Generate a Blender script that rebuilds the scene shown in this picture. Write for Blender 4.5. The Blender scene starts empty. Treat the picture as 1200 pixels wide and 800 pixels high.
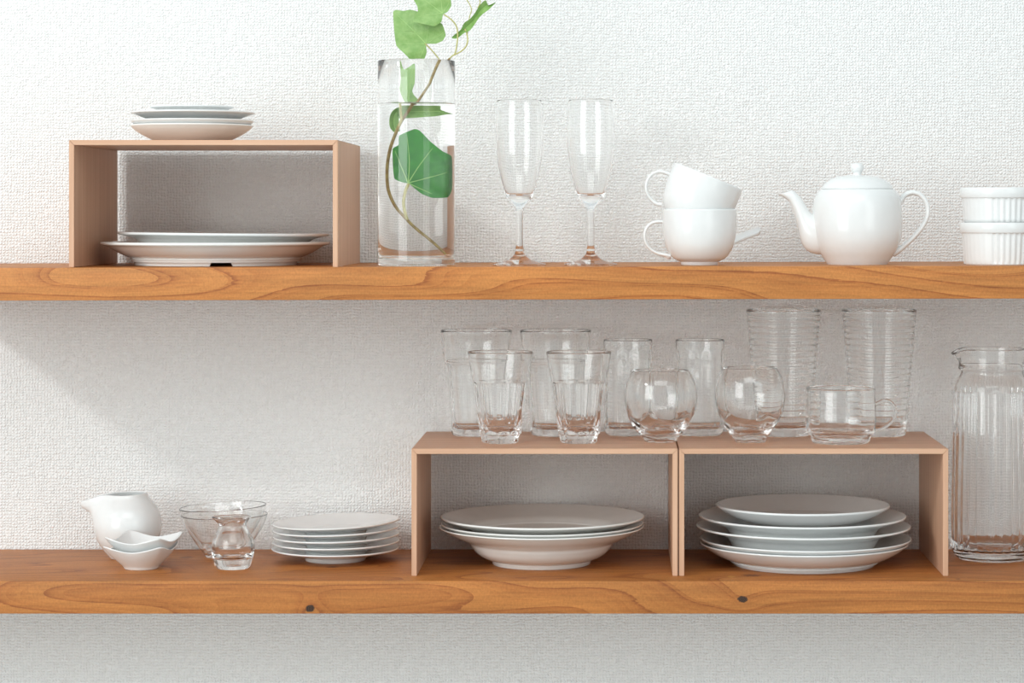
import bpy, bmesh, math, random
from mathutils import Vector, Matrix, noise as mnoise

random.seed(4)
PI = math.pi
sc = bpy.context.scene
COL = sc.collection

# ------------------------------------------------------------------ frame of the place
# wall face at y = 0, the camera looks along +y; shelf fronts stand SHELF_D before the wall
F = 2900.0            # focal length in pixels of the 1200 px frame
VX, VY = 719.0, 252.0 # where the optical axis meets the frame
ZC = 1.45             # camera height
SHELF_D = 0.276
CAM_Y = -(SHELF_D + 2.9)


def sc_at(t):                     # metres per pixel at a depth t behind the shelf fronts
    return (2.9 + t) / F


def X(px, t):
    return (px - VX) * sc_at(t)


def Z(py, t):
    return ZC - (py - VY) * sc_at(t)


def Y(t):
    return t - SHELF_D


UP = ZC - 0.0605                  # top of the upper shelf
LOW = ZC - 0.4285                 # top of the lower shelf
BOXTOP = LOW + 0.1512             # top of the two lower boxes
UBOXTOP = ZC + 0.0883             # top of the upper box
SLOPE = 2.3 / 1200.0              # the upper shelf rises very slightly to the right


# ------------------------------------------------------------------ materials
def new_mat(name):
    m = bpy.data.materials.new(name)
    m.use_nodes = True
    nt = m.node_tree
    nt.nodes.clear()
    out = nt.nodes.new('ShaderNodeOutputMaterial')
    b = nt.nodes.new('ShaderNodeBsdfPrincipled')
    nt.links.new(b.outputs[0], out.inputs[0])
    return m, nt, b


class G:
    """small helper to write node maths"""
    def __init__(s, nt):
        s.nt = nt

    def node(s, t, **kw):
        n = s.nt.nodes.new(t)
        for k, v in kw.items():
            setattr(n, k, v)
        return n

    def put(s, sock, v):
        if hasattr(v, 'is_output'):
            s.nt.links.new(v, sock)
        else:
            sock.default_value = v

    def m(s, op, a, b=0.0, c=0.0, clamp=False):
        n = s.node('ShaderNodeMath', operation=op)
        n.use_clamp = clamp
        s.put(n.inputs[0], a)
        s.put(n.inputs[1], b)
        s.put(n.inputs[2], c)
        return n.outputs[0]

    def vm(s, op, a, b):
        n = s.node('ShaderNodeVectorMath', operation=op)
        s.put(n.inputs[0], a)
        s.put(n.inputs[1], b)
        return n.outputs[0]

    def noise(s, vec, scale=1.0, detail=2.0, rough=0.5, dist=0.0):
        n = s.node('ShaderNodeTexNoise')
        s.put(n.inputs['Vector'], vec)
        n.inputs['Scale'].default_value = scale
        n.inputs['Detail'].default_value = detail
        n.inputs['Roughness'].default_value = rough
        n.inputs['Distortion'].default_value = dist
        return n.outputs[0]

    def ramp(s, fac, stops):
        n = s.node('ShaderNodeValToRGB')
        e = n.color_ramp.elements
        while len(e) < len(stops):
            e.new(0.5)
        for i, (p, c) in enumerate(stops):
            e[i].position = p
            e[i].color = (c[0], c[1], c[2], 1)
        s.put(n.inputs[0], fac)
        return n.outputs[0]

    def mix(s, fac, a, b, mode='MIX'):
        n = s.node('ShaderNodeMix', data_type='RGBA', blend_type=mode)
        s.put(n.inputs[0], fac)
        for sock, v in ((n.inputs[6], a), (n.inputs[7], b)):
            if hasattr(v, 'is_output'):
                s.nt.links.new(v, sock)
            else:
                sock.default_value = (v[0], v[1], v[2], 1)
        return n.outputs[2]

    def coord(s):
        return s.node('ShaderNodeTexCoord').outputs['Object']

    def sep(s, v):
        n = s.node('ShaderNodeSeparateXYZ')
        s.put(n.inputs[0], v)
        return n.outputs[0], n.outputs[1], n.outputs[2]

    def bump(s, h, dist, strength=1.0):
        n = s.node('ShaderNodeBump')
        s.put(n.inputs['Height'], h)
        n.inputs['Distance'].default_value = dist
        n.inputs['Strength'].default_value = strength
        return n.outputs[0]


def mat_wall():
    m, nt, b = new_mat('woven_wallpaper')
    g = G(nt)
    co = g.coord()
    # threads wobble a little
    wob = g.node('ShaderNodeTexNoise')
    g.put(wob.inputs['Vector'], co)
    wob.inputs['Scale'].default_value = 90.0
    wob.inputs['Detail'].default_value = 2.0
    wv = g.vm('SCALE', g.vm('SUBTRACT', wob.outputs['Color'], (0.5, 0.5, 0.5)), (0, 0, 0))
    nt.nodes[-1].inputs['Scale'].default_value = 0.0060
    x, y, z = g.sep(g.vm('ADD', co, wv))
    K = 2 * PI / 0.0039
    sx = g.m('SINE', g.m('MULTIPLY', x, K))
    sz = g.m('SINE', g.m('MULTIPLY', z, K))
    # threads over and under: plain weave
    hx = g.m('ABSOLUTE', g.m('SINE', g.m('MULTIPLY', x, K * 0.5)))
    hz = g.m('ABSOLUTE', g.m('SINE', g.m('MULTIPLY', z, K * 0.5)))
    weave = g.m('MULTIPLY', hx, hz)
    rnd = g.noise(co, 250.0, 2.0, 0.6)
    big = g.noise(co, 40.0, 2.0, 0.5)
    h = g.m('ADD', g.m('MULTIPLY', weave, 0.8), g.m('MULTIPLY', rnd, 1.7))
    h = g.m('ADD', h, g.m('MULTIPLY', big, 0.5))
    h = g.m('ADD', h, g.m('MULTIPLY', g.m('MULTIPLY', sx, sz), 0.12))
    nt.links.new(g.bump(h, 0.00098, 1.0), b.inputs['Normal'])
    b.inputs['Base Color'].default_value = (0.83, 0.84, 0.835, 1)
    b.inputs['Roughness'].default_value = 0.75
    b.inputs['Specular IOR Level'].default_value = 0.25
    return m


def mat_shelf(name, seed, light, mid, dark, knots, top_marks=()):
    """flat sawn board: contour lines of a stretched field, fibres, knots"""
    m, nt, b = new_mat(name)
    g = G(nt)
    co = g.coord()
    x, y, z = g.sep(co)
    st = g.vm('MULTIPLY', co, (1.9, 7.0, 9.0))
    st = g.vm('ADD', st, (seed * 3.7, seed * 1.3, seed * 7.1))
    field = g.noise(st, 1.0, 1.2, 0.45, 0.25)
    fld = g.m('MULTIPLY', field, 13.0)
    fld = g.m('ADD', fld, g.m('MULTIPLY', z, 34.0))
    kmask = None
    kring = None
    for (kx, ky, kz, rx, rz) in knots:
        dx = g.m('DIVIDE', g.m('SUBTRACT', x, kx), rx)
        dy = g.m('DIVIDE', g.m('SUBTRACT', y, ky), rx)
        dz = g.m('DIVIDE', g.m('SUBTRACT', z, kz), rz)
        d2 = g.m('ADD', g.m('ADD', g.m('MULTIPLY', dx, dx), g.m('MULTIPLY', dy, dy)), g.m('MULTIPLY', dz, dz))
        d = g.m('SQRT', d2)
        fld = g.m('ADD', fld, g.m('MULTIPLY', g.m('POWER', 2.718, g.m('MULTIPLY', d2, -0.05)), 0.55))
        wn = g.m('MULTIPLY', g.m('SUBTRACT', g.noise(co, 260.0, 2.0), 0.5), 0.9)
        mk = g.m('SUBTRACT', 1.25, g.m('ADD', d, wn), clamp=True)
        mk = g.m('MULTIPLY', mk, 3.0, clamp=True)
        kmask = mk if kmask is None else g.m('MAXIMUM', kmask, mk)
        rg = g.m('SINE', g.m('MULTIPLY', d, 16.0))
        kring = rg if kring is None else g.m('ADD', kring, rg)
    rings = g.m('ADD', g.m('MULTIPLY', g.m('FRACT', fld), 0.72), g.m('MULTIPLY', g.m('FRACT', g.m('MULTIPLY', fld, 3.3)), 0.28))
    rn = g.noise(g.vm('MULTIPLY', co, (30.0, 60.0, 420.0)), 1.0, 3.0, 0.65)
    rings = g.m('ADD', rings, g.m('MULTIPLY', g.m('SUBTRACT', rn, 0.5), 0.5))
    col = g.ramp(rings, [(0.0, light), (0.30, light), (0.78, mid), (0.90, dark), (0.97, dark), (1.0, light)])
    fib = g.noise(g.vm('MULTIPLY', co, (16.0, 230.0, 360.0)), 1.0, 3.0, 0.65)
    spk = g.noise(g.vm('MULTIPLY', co, (420.0, 330.0, 300.0)), 1.0, 2.0, 0.7)
    cloud = g.noise(g.vm('MULTIPLY', co, (5.0, 14.0, 26.0)), 1.0, 3.0, 0.6)
    shade = g.m('ADD', g.m('MULTIPLY', fib, 0.55), g.m('MULTIPLY', spk, 0.45))
    shade = g.m('ADD', g.m('MULTIPLY', shade, 1.3), 0.35)
    shade = g.m('MULTIPLY', shade, g.m('ADD', g.m('MULTIPLY', cloud, 0.5), 0.75))
    cmb = g.node('ShaderNodeCombineXYZ')
    for i in range(3):
        g.put(cmb.inputs[i], shade)
    col = g.mix(1.0, col, cmb.outputs[0], 'MULTIPLY')
    if kmask is not None:
        kc = g.ramp(g.m('ADD', g.m('MULTIPLY', kring, 0.5), 0.5), [(0.0, (0.018, 0.010, 0.007)), (1.0, (0.075, 0.036, 0.020))])
        col = g.mix(kmask, col, kc)
    for (kx, ky, rx, ry, c) in top_marks:
        dx = g.m('DIVIDE', g.m('SUBTRACT', x, kx), rx)
        dy = g.m('DIVIDE', g.m('SUBTRACT', y, ky), ry)
        d = g.m('SQRT', g.m('ADD', g.m('MULTIPLY', dx, dx), g.m('MULTIPLY', dy, dy)))
        wn = g.m('MULTIPLY', g.m('SUBTRACT', g.noise(co, 330.0, 2.0), 0.5), 1.5)
        mk = g.m('MULTIPLY', g.m('SUBTRACT', 1.1, g.m('ADD', d, wn)), 2.5, clamp=True)
        mk = g.m('MULTIPLY', mk, 0.8)
        col = g.mix(mk, col, c)
    nt.links.new(col, b.inputs['Base Color'])
    b.inputs['Roughness'].default_value = 0.5
    b.inputs['Specular IOR Level'].default_value = 0.35
    h = g.m('ADD', g.m('MULTIPLY', fib, 0.6), g.m('MULTIPLY', spk, 0.6))
    nt.links.new(g.bump(h, 0.0004, 0.8), b.inputs['Normal'])
    return m


def mat_box(name, axis):
    m, nt, b = new_mat(name)
    g = G(nt)
    co = g.coord()
    s = {'x': (5.0, 330.0, 330.0), 'z': (330.0, 330.0, 5.0)}[axis]
    s2 = {'x': (2.0, 60.0, 60.0), 'z': (60.0, 60.0, 2.0)}[axis]
    f1 = g.noise(g.vm('MULTIPLY', co, s), 1.0, 3.0, 0.6)
    f2 = g.noise(g.vm('MULTIPLY', co, s2), 1.0, 3.0, 0.6)
    f = g.m('ADD', g.m('MULTIPLY', f1, 0.45), g.m('MULTIPLY', f2, 0.55))
    col = g.ramp(f, [(0.28, (0.46, 0.25, 0.150)), (0.52, (0.60, 0.362, 0.236)), (0.75, (0.70, 0.462, 0.318))])
    nt.links.new(col, b.inputs['Base Color'])
    b.inputs['Roughness'].default_value = 0.48
    b.inputs['Specular IOR Level'].default_value = 0.35
    nt.links.new(g.bump(f1, 0.00012, 0.6), b.inputs['Normal'])
    return m


def mat_china(name, col, rough=0.16):
    m, nt, b = new_mat(name)
    g = G(nt)
    n = g.noise(g.coord(), 55.0, 2.0, 0.5)
    c2 = tuple(v * 0.975 for v in col)
    nt.links.new(g.ramp(n, [(0.35, c2), (0.65, col)]), b.inputs['Base Color'])
    b.inputs['Roughness'].default_value = rough
    b.inputs['Specular IOR Level'].default_value = 0.5
    nt.links.new(g.bump(n, 0.0002, 0.15), b.inputs['Normal'])
    return m


def mat_glass(name, ior=1.5, col=(0.996, 0.999, 0.997), rough=0.0, wavy=0.0):
    m, nt, b = new_mat(name)
    g = G(nt)
    b.inputs['Base Color'].default_value = (*col, 1)
    b.inputs['Transmission Weight'].default_value = 1.0
    b.inputs['IOR'].default_value = ior
    b.inputs['Roughness'].default_value = rough
    if wavy:
        n = g.noise(g.vm('MULTIPLY', g.coord(), (60.0, 60.0, 18.0)), 1.0, 1.0, 0.4)
        nt.links.new(g.bump(n, wavy, 1.0), b.inputs['Normal'])
    return m


def mat_plant(name, c1, c2, scale, rough=0.4, sss=0.0):
    m, nt, b = new_mat(name)
    g = G(nt)
    n = g.noise(g.coord(), scale, 3.0, 0.6)
    nt.links.new(g.ramp(n, [(0.3, c1), (0.7, c2)]), b.inputs['Base Color'])
    b.inputs['Roughness'].default_value = rough
    nt.links.new(g.bump(n, 0.0006, 0.5), b.inputs['Normal'])
    if sss:
        b.inputs['Subsurface Weight'].default_value = sss
        b.inputs['Subsurface Radius'].default_value = (0.002, 0.004, 0.001)
        b.inputs['Subsurface Scale'].default_value = 1.0
    return m


M_WALL = mat_wall()
YF = Y(0.0)
M_UPSHELF = mat_shelf('honey_wood_upper', 2.3, (0.470, 0.186, 0.048), (0.405, 0.145, 0.035), (0.280, 0.085, 0.020), [])
M_LOWSHELF = mat_shelf(
    'honey_wood_lower', 5.1, (0.425, 0.162, 0.040), (0.365, 0.127, 0.030), (0.270, 0.084, 0.020),
    [(X(363.5, 0), YF, Z(712.5, 0), 0.0046, 0.0042), (X(870, 0), YF, Z(702, 0), 0.0052, 0.0034)],
    [(X(391, .13), Y(.115), 0.008, 0.006, (0.10, 0.035, 0.015)),
     (X(219, .2), Y(.2), 0.009, 0.012, (0.20, 0.075, 0.03)),
     (X(881, .04), Y(.045), 0.012, 0.010, (0.13, 0.045, 0.02)),
     (X(857, .03), Y(.035), 0.005, 0.006, (0.50, 0.24, 0.05)),
     (X(1122, .02), Y(.016), 0.003, 0.004, (0.10, 0.035, 0.015))])
M_BOXX = mat_box('pale_beech_lengthwise', 'x')
M_BOXZ = mat_box('pale_beech_upright', 'z')
M_WHITE = mat_china('white_porcelain', (0.755, 0.765, 0.76))
M_CREAM = mat_china('warm_white_porcelain', (0.765, 0.76, 0.735), 0.14)
M_GLASS = mat_glass('clear_glass')
M_THIN = mat_glass('thin_clear_glass', 1.42, (0.998, 1.0, 0.999))
M_WAVY = mat_glass('pressed_glass', 1.5, (0.995, 0.999, 0.997), 0.0, 0.0003)
M_WATER = mat_glass('water_surface', 1.333, (0.995, 1.0, 0.998))
M_WFACE = mat_glass('water_against_glass', 1.5 / 1.333, (0.99, 0.996, 0.993))
M_LEAF = mat_plant('ivy_leaf_green', (0.165, 0.325, 0.075), (0.270, 0.435, 0.140), 130.0, 0.42, 0.0)
M_LEAFD = mat_plant('ivy_leaf_deep_green', (0.010, 0.150, 0.010), (0.032, 0.235, 0.020), 130.0, 0.40, 0.0)
M_VEIN = mat_plant('ivy_vein', (0.32, 0.52, 0.16), (0.38, 0.58, 0.22), 60.0, 0.5)
M_STEM = mat_plant('ivy_stem_bark', (0.20, 0.13, 0.05), (0.36, 0.28, 0.10), 160.0, 0.6)
M_TWIG = mat_plant('ivy_young_stem', (0.42, 0.40, 0.14), (0.52, 0.50, 0.22), 120.0, 0.5)


# ------------------------------------------------------------------ objects
def link(name, me, parent=None, mats=(), loc=None, sharp=35):
    me.name = name
    for m in (mats if isinstance(mats, (list, tuple)) else [mats]):
        me.materials.append(m)
    for p in me.polygons:
        p.use_smooth = True
    if sharp is not None:
        me.set_sharp_from_angle(angle=math.radians(sharp))
    o = bpy.data.objects.new(name, me)
    COL.objects.link(o)
    if parent is not None:
        o.parent = parent
    if loc is not None:
        o.location = loc
    return o


def tag(o, label, cat, group=None, kind=None):
    o['label'] = label
    o['category'] = cat
    if group:
        o['group'] = group
    if kind:
        o['kind'] = kind
    return o


def thing(name, loc, label, cat, group=None):
    o = bpy.data.objects.new(name, None)
    o.empty_display_size = 0.02
    COL.objects.link(o)
    o.location = loc
    return tag(o, label, cat, group)


def dup(root, loc, label, rot=None):
    """a copy of a thing, its parts and their sub-parts"""
    def cp(o, par):
        c = o.copy()
        COL.objects.link(c)
        c.parent = par
        for ch in [k for k in bpy.data.objects if k.parent == o and k != c]:
            cp(ch, c)
        return c
    r = cp(root, None)
    r.location = loc
    if rot is not None:
        r.rotation_euler = rot
    r['label'] = label
    return r


def mesh_from(verts, faces, mi=None):
    me = bpy.data.meshes.new('m')
    me.from_pydata(verts, [], faces)
    if mi:
        for p, k in zip(me.polygons, mi):
            p.material_index = k
    me.update()
    return me


def cr(pts, k=5):
    """smooth curve through points"""
    out = []
    n = len(pts)
    dim = len(pts[0])
    for i in range(n - 1):
        p0 = pts[max(i - 1, 0)]
        p1, p2 = pts[i], pts[i + 1]
        p3 = pts[min(i + 2, n - 1)]
        for j in range(k):
            t = j / k
            out.append(tuple(0.5 * (2 * p1[d] + (p2[d] - p0[d]) * t + (2 * p0[d] - 5 * p1[d] + 4 * p2[d] - p3[d]) * t * t
                                    + (3 * p1[d] - p0[d] - 3 * p2[d] + p3[d]) * t ** 3) for d in range(dim)))
    out.append(tuple(pts[-1]))
    return out


def lathe(prof, n=72, fn=None, skip=None):
    """profile from the bottom axis, up the outside, over the rim, down the inside; normals point out"""
    V, Fc, rows = [], [], []
    for (r, z) in prof:
        if r < 1e-6:
            rows.append([len(V)])
            V.append((0, 0, z))
        else:
            row = []
            for j in range(n):
                a = 2 * PI * j / n
                rr, zz = fn(r, z, a) if fn else (r, z)
                row.append(len(V))
                V.append((rr * math.cos(a), rr * math.sin(a), zz))
            rows.append(row)
    for i in range(len(rows) - 1):
        A, B = rows[i], rows[i + 1]
        for j in range(n):
            k = (j + 1) % n
            if len(A) == 1 and len(B) == 1:
                continue
            if len(A) == 1:
                Fc.append((A[0], B[k], B[j]))
            elif len(B) == 1:
                Fc.append((A[j], A[k], B[0]))
            else:
                Fc.append((A[j], A[k], B[k], B[j]))
    return mesh_from(V, Fc)


def loft(rings, close=False, cap=True):
    """rings: lists of points with one count each"""
    V, Fc = [], []
    n = len(rings[0])
    for r in rings:
        V += [tuple(p) for p in r]
    m = len(rings)
    for i in range(m if close else m - 1):
        a, b = i * n, ((i + 1) % m) * n
        for j in range(n):
            k = (j + 1) % n
            Fc.append((a + j, a + k, b + k, b + j))
    if cap and not close:
        Fc.append(tuple(reversed(range(n))))
        Fc.append(tuple(range((m - 1) * n, m * n)))
    me = mesh_from(V, Fc)
    bm = bmesh.new()
    bm.from_mesh(me)
    bmesh.ops.recalc_face_normals(bm, faces=bm.faces)
    bm.to_mesh(me)
    bm.free()
    return me


def tube(path, rad, n=14, flat=1.0, k=5, up=None):
    """tube along a smooth 3-D path; rad is a number or one per point; flat stretches it along y"""
    if isinstance(rad, (int, float)):
        rad = [rad] * len(path)
    pts = cr([(*p, r) for p, r in zip(path, rad)], k)
    rings = []
    side0 = Vector((0, 1, 0))
    for i, p in enumerate(pts):
        a = Vector(pts[max(i - 1, 0)][:3])
        b = Vector(pts[min(i + 1, len(pts) - 1)][:3])
        t = (b - a).normalized()
        s = (side0 - t * side0.dot(t))
        s = s.normalized() if s.length > 1e-4 else Vector((1, 0, 0))
        u = t.cross(s)
        c = Vector(p[:3])
        rings.append([c + s * (math.cos(2 * PI * j / n) * p[3] * flat) + u * (math.sin(2 * PI * j / n) * p[3]) for j in range(n)])
    return loft(rings)


def join_meshes(list_of):
    """join meshes (mesh, material index) of ONE thing into one"""
    V, Fc, MI = [], [], []
    for me, k in list_of:
        o = len(V)
        V += [tuple(v.co) for v in me.vertices]
        for p in me.polygons:
            Fc.append(tuple(o + i for i in p.vertices))
            MI.append(k)
    return mesh_from(V, Fc, MI)


def box_mesh(x0, x1, y0, y1, z0, z1, bev=0.0, seg=2, fz=None):
    bm = bmesh.new()
    vs = [bm.verts.new((x, y, z)) for x in (x0, x1) for y in (y0, y1) for z in (z0, z1)]
    for f in ((0, 1, 3, 2), (4, 6, 7, 5), (0, 4, 5, 1), (2, 3, 7, 6), (0, 2, 6, 4), (1, 5, 7, 3)):
        bm.faces.new([vs[i] for i in f])
    if fz:
        for v in bm.verts:
            v.co.z += fz(v.co.x)
    bmesh.ops.recalc_face_normals(bm, faces=bm.faces)
    if bev:
        bmesh.ops.bevel(bm, geom=bm.edges[:], offset=bev, segments=seg, affect='EDGES', profile=0.6)
    me = bpy.data.meshes.new('m')
    bm.to_mesh(me)
    bm.free()
    return me


def prism_y(poly, y0, y1, bev=0.0):
    """polygon in x,z pulled along y"""
    bm = bmesh.new()
    a = [bm.verts.new((x, y0, z)) for x, z in poly]
    b = [bm.verts.new((x, y1, z)) for x, z in poly]
    n = len(poly)
    bm.faces.new(a)
    bm.faces.new(list(reversed(b)))
    for i in range(n):
        bm.faces.new((a[i], b[i], b[(i + 1) % n], a[(i + 1) % n]))
    bmesh.ops.recalc_face_normals(bm, faces=bm.faces)
    if bev:
        bmesh.ops.bevel(bm, geom=bm.edges[:], offset=bev, segments=2, affect='EDGES')
    me = bpy.data.meshes.new('m')
    bm.to_mesh(me)
    bm.free()
    return me


# ------------------------------------------------------------------ the setting
w = link('wall_back', box_mesh(-4.5, 3.5, 0.0, 0.12, 0.0, 2.9), None, M_WALL, sharp=30)
tag(w, 'white woven-texture wallpapered wall behind both shelves', 'wall', kind='structure')
mf, ntf, bf = new_mat('pale_floor')
gf = G(ntf)
ntf.links.new(gf.ramp(gf.noise(gf.coord(), 3.0, 3.0), [(0.3, (0.50, 0.49, 0.47)), (0.7, (0.58, 0.57, 0.55))]), bf.inputs['Base Color'])
fl = link('floor', box_mesh(-4.5, 3.5, -5.0, 0.0, -0.1, 0.0), None, mf, sharp=30)
tag(fl, 'pale floor far below the shelves', 'floor', kind='structure')

XL = X(-71, 0.276)   # the shelves end just left of the frame


def slope_at(x):
    return (x - X(600, 0)) * SLOPE


s1 = link('wall_shelf', box_mesh(XL, 0.95, YF, 0.0, UP - 0.0385, UP, 0.0014, 2, slope_at), None, M_UPSHELF)
tag(s1, 'upper honey-brown wooden wall shelf carrying teapot, cups and flutes', 'shelf', 'thick wooden wall shelves')
s2 = link('wall_shelf', box_mesh(-1.35, 0.95, YF, 0.0, LOW - 0.0385, LOW, 0.0016, 2), None, M_LOWSHELF)
tag(s2, 'lower honey-brown wooden wall shelf with two dark knots in its front edge', 'shelf', 'thick wooden wall shelves')


# ------------------------------------------------------------------ open wooden boxes
def open_box(px0, wid, hgt, z0, t0, dep, label, board=0.0063):
    root = thing('open_box_stand', (X(px0, t0), Y(t0), z0), label, 'box', 'three-sided wooden box stands')
    W_, H_, b_ = wid, hgt, board
    e = 0.00012
    # mitred at both corners
    link('top_panel', prism_y([(e, H_), (W_ - e, H_), (W_ - b_ - e, H_ - b_), (b_ + e, H_ - b_)], 0, dep, 0.0004), root, M_BOXX)
    link('side_panel', prism_y([(0, 0), (b_, 0), (b_, H_ - b_ - e), (0, H_ - e)], 0, dep, 0.0004), root, M_BOXZ)
    link('side_panel', prism_y([(W_ - b_, 0), (W_, 0), (W_, H_ - e), (W_ - b_, H_ - b_ - e)], 0, dep, 0.0004), root, M_BOXZ)
    return root


open_box(482.2, 0.3165, 0.1512, LOW, 0.04, 0.232, 'pale wooden box stand holding a stack of wide-rimmed soup plates, flared tumblers on top')
open_box(795.7, 0.3200, 0.1512, LOW, 0.04, 0.232, 'pale wooden box stand holding five white plates, glass mug on top')
UB0 = UP + slope_at(X(240, 0.1))
ub = open_box(80.8, 0.3160, UBOXTOP - UB0, UB0, 0.008, 0.255, 'pale wooden box stand on the upper shelf beside the ivy vase', 0.0060)


# ------------------------------------------------------------------ plates
def plate_mesh(under, th, s, lip=None):
    """under: points (r, h) in px from the middle outwards; th: thickness in px; s: metres per px"""
    u = cr(under, 6)
    top = []
    n = len(u)
    for i, (r, z) in enumerate(u):
        a, b = u[max(i - 1, 0)], u[min(i + 1, n - 1)]
        tx, tz = b[0] - a[0], b[1] - a[1]
        l = math.hypot(tx, tz) or 1
        top.append((max(r - tz / l * th, 0), z + tx / l * th))
    R, zr = u[-1]
    Rt, zt = top[-1]
    k = lip or th
    mid = ((R + Rt) / 2, (zr + zt) / 2)
    ang = math.atan2(zr - zt, R - Rt)
    lipc = []
    for j in range(1, 7):
        a = ang + PI * j / 7
        lipc.append((mid[0] + th / 2 * math.cos(a), mid[1] + th / 2 * math.sin(a)))
    top[0] = (0, top[0][1])
    prof = [(0, u[0][1])] + [p for p in u if p[0] > 0.5] + lipc + [p for p in reversed(top) if p[0] > 0.5] + [(0, top[0][1])]
    return lathe([(r * s, z * s) for r, z in prof], 96)


def ring_mesh(r, h, wdt, s, n=96, notch=None):
    """foot ring; notch = (angle, half width) cut through it"""
    if notch is None:
        prof = [(r - wdt, h), (r - wdt, 0.8), (r - wdt + 0.6, 0), (r - 0.8, 0), (r, 0.8), (r + 0.6, h)]
        return lathe([(a * s, b * s) for a, b in prof], n)
    rings = []
    c, hw = notch
    a0, a1 = c + hw, c - hw + 2 * PI
    for j in range(n + 1):
        a = a0 + (a1 - a0) * j / n
        sl = 0.0
        ring = []
        for (rr, zz) in [(r - wdt, h), (r - wdt, 0.0), (r, 0.0), (r + 0.6, h)]:
            aa = a
            if zz < 0.1 and j in (0, n):      # slanted cheeks of the notch
                aa = a + (0.035 if j == 0 else -0.035)
            ring.append((rr * s * math.cos(aa), rr * s * math.sin(aa), zz * s))
        rings.append(ring)
    return loft(rings)


def plate(name, px, t, z, under, th, label, cat='plate', group=None, foot=None, mat=M_WHITE, tilt=0.0, notch=None, dx=0):
    s = sc_at(t)
    o = link(name, plate_mesh(under, th, s), None, mat, (X(px, t), Y(t), z), 50)
    tag(o, label, cat, group)
    if foot:
        link('foot_ring', ring_mesh(foot[0], foot[1], 3.0, s, notch=notch), o, mat, (0, 0, 0), 50)
    o.rotation_euler = (0, -tilt, 0)
    return o


# five saucers, each tipped a little more than the one below
t = 0.177
sS = sc_at(t)
GS = 'white saucers stacked on the lower shelf'
und = [(0, 4.5), (30, 4.5), (37, 5.0), (48, 7.2), (60, 9.8), (73.5, 13.2)]
names = ['lowest white saucer of the five stacked left of the wooden boxes', 'second white saucer from the bottom of the five-saucer stack',
         'middle white saucer of the five-saucer stack', 'fourth white saucer up, just under the top one of the stack of five',
         'topmost white saucer of the five stacked left of the wooden boxes']
for i in range(5):
    plate('saucer', [393.2, 393.8, 394.2, 394, 394][i], t, LOW + i * 7.75 * sS, und, 1.9, names[i], 'saucer', GS,
          foot=(35.5, 4.5), tilt=math.radians(0.5) * i)

# soup plates in the left box
t = 0.146
sS = sc_at(t)
GB = 'plates inside the left lower box'
soup = [(0, 5), (52, 5), (60, 5.6), (69, 8.8), (77, 14.4), (82, 21), (84.8, 25.6), (91, 28.8), (105, 35.2), (119.5, 43)]
plate('soup_plate', 634.6, t, LOW, soup, 1.7, 'lowest wide-rimmed white soup plate in the box below the flared tumblers', 'plate', GB, foot=(57.5, 5.2), mat=M_CREAM)
plate('soup_plate', 635.4, t, LOW + 3.7 * sS, [(r * 0.989, h) for r, h in soup], 1.7, 'white soup plate nested right on the lowest one, only its rim showing', 'plate', GB, mat=M_CREAM)
flat = [(0, 34.5), (70, 34.8), (79, 37.5), (85, 42), (92, 44.5), (106, 49), (118.5, 53.8)]
plate('dinner_plate', 636, t, LOW, flat, 2.4, 'topmost flat-rimmed white plate resting over the two soup plates', 'plate', GB, mat=M_CREAM)

# five plates in the right box
t = 0.140
sS = sc_at(t)
GR = 'plates inside the right lower box'
p1 = [(0, 5), (80, 5), (88, 6.4), (100, 10.8), (112, 17.6), (121.5, 24.6)]
plate('dinner_plate', 942.3, t, LOW, p1, 1.9, 'lowest deep white plate in the box below the glass mug', 'plate', GR, foot=(82.5, 5.2))
p2 = [(0, 10), (79, 10), (88, 11.6), (100, 15.4), (112, 22.5), (123.2, 30)]
plate('dinner_plate', 944, t, LOW, p2, 2.0, 'second white plate from the bottom of the five in the box, nested in the lowest', 'plate', GR)
p3 = [(0, 17), (74, 17), (81, 19), (86, 27), (92, 34), (105, 38.5), (124.6, 44)]
plate('dinner_plate', 941.3, t, LOW, p3, 2.4, 'middle white plate of the five in the box, the widest one', 'plate', GR, foot=None)
p4 = [(0, 28), (74, 28), (81, 30), (86, 38), (92, 45), (104, 50), (120.6, 55.8)]
plate('dinner_plate', 940.2, t, LOW, p4, 2.4, 'fourth white plate up, just under the small top plate in the box', 'plate', GR)
p5 = [(0, 52), (60, 52.2), (72, 53.5), (84, 58), (94, 63.5), (101.3, 68.2)]
plate('side_plate', 940.6, t, LOW, p5, 2.8, 'small topmost white plate of the five in the box', 'plate', GR)

# two plates in the upper box
t = 0.132
sS = sc_at(t)
GU = 'plates inside the upper box'
n0 = -PI / 2 + math.atan2(20.5, 92)
up1 = [(0, 6.8), (91, 6.8), (98, 8.4), (108, 12.2), (117, 17), (125, 21.6), (132, 23.8)]
plate('serving_plate', 253.3, t, UB0 + 0.0004, up1, 3.6, 'large white serving plate with a notch in its foot, inside the upper box', 'plate', GU, foot=(94, 7.0), notch=(n0, 0.105), mat=M_CREAM)
up2 = [(0, 12.5), (78, 12.5), (88, 15), (95, 22), (101, 29), (108, 32.2), (121.5, 35.2)]
plate('serving_plate', 262, t, UB0, up2, 3.2, 'second white serving plate lying on the notched one in the upper box', 'plate', GU, tilt=-math.radians(0.55), mat=M_WHITE)

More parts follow.
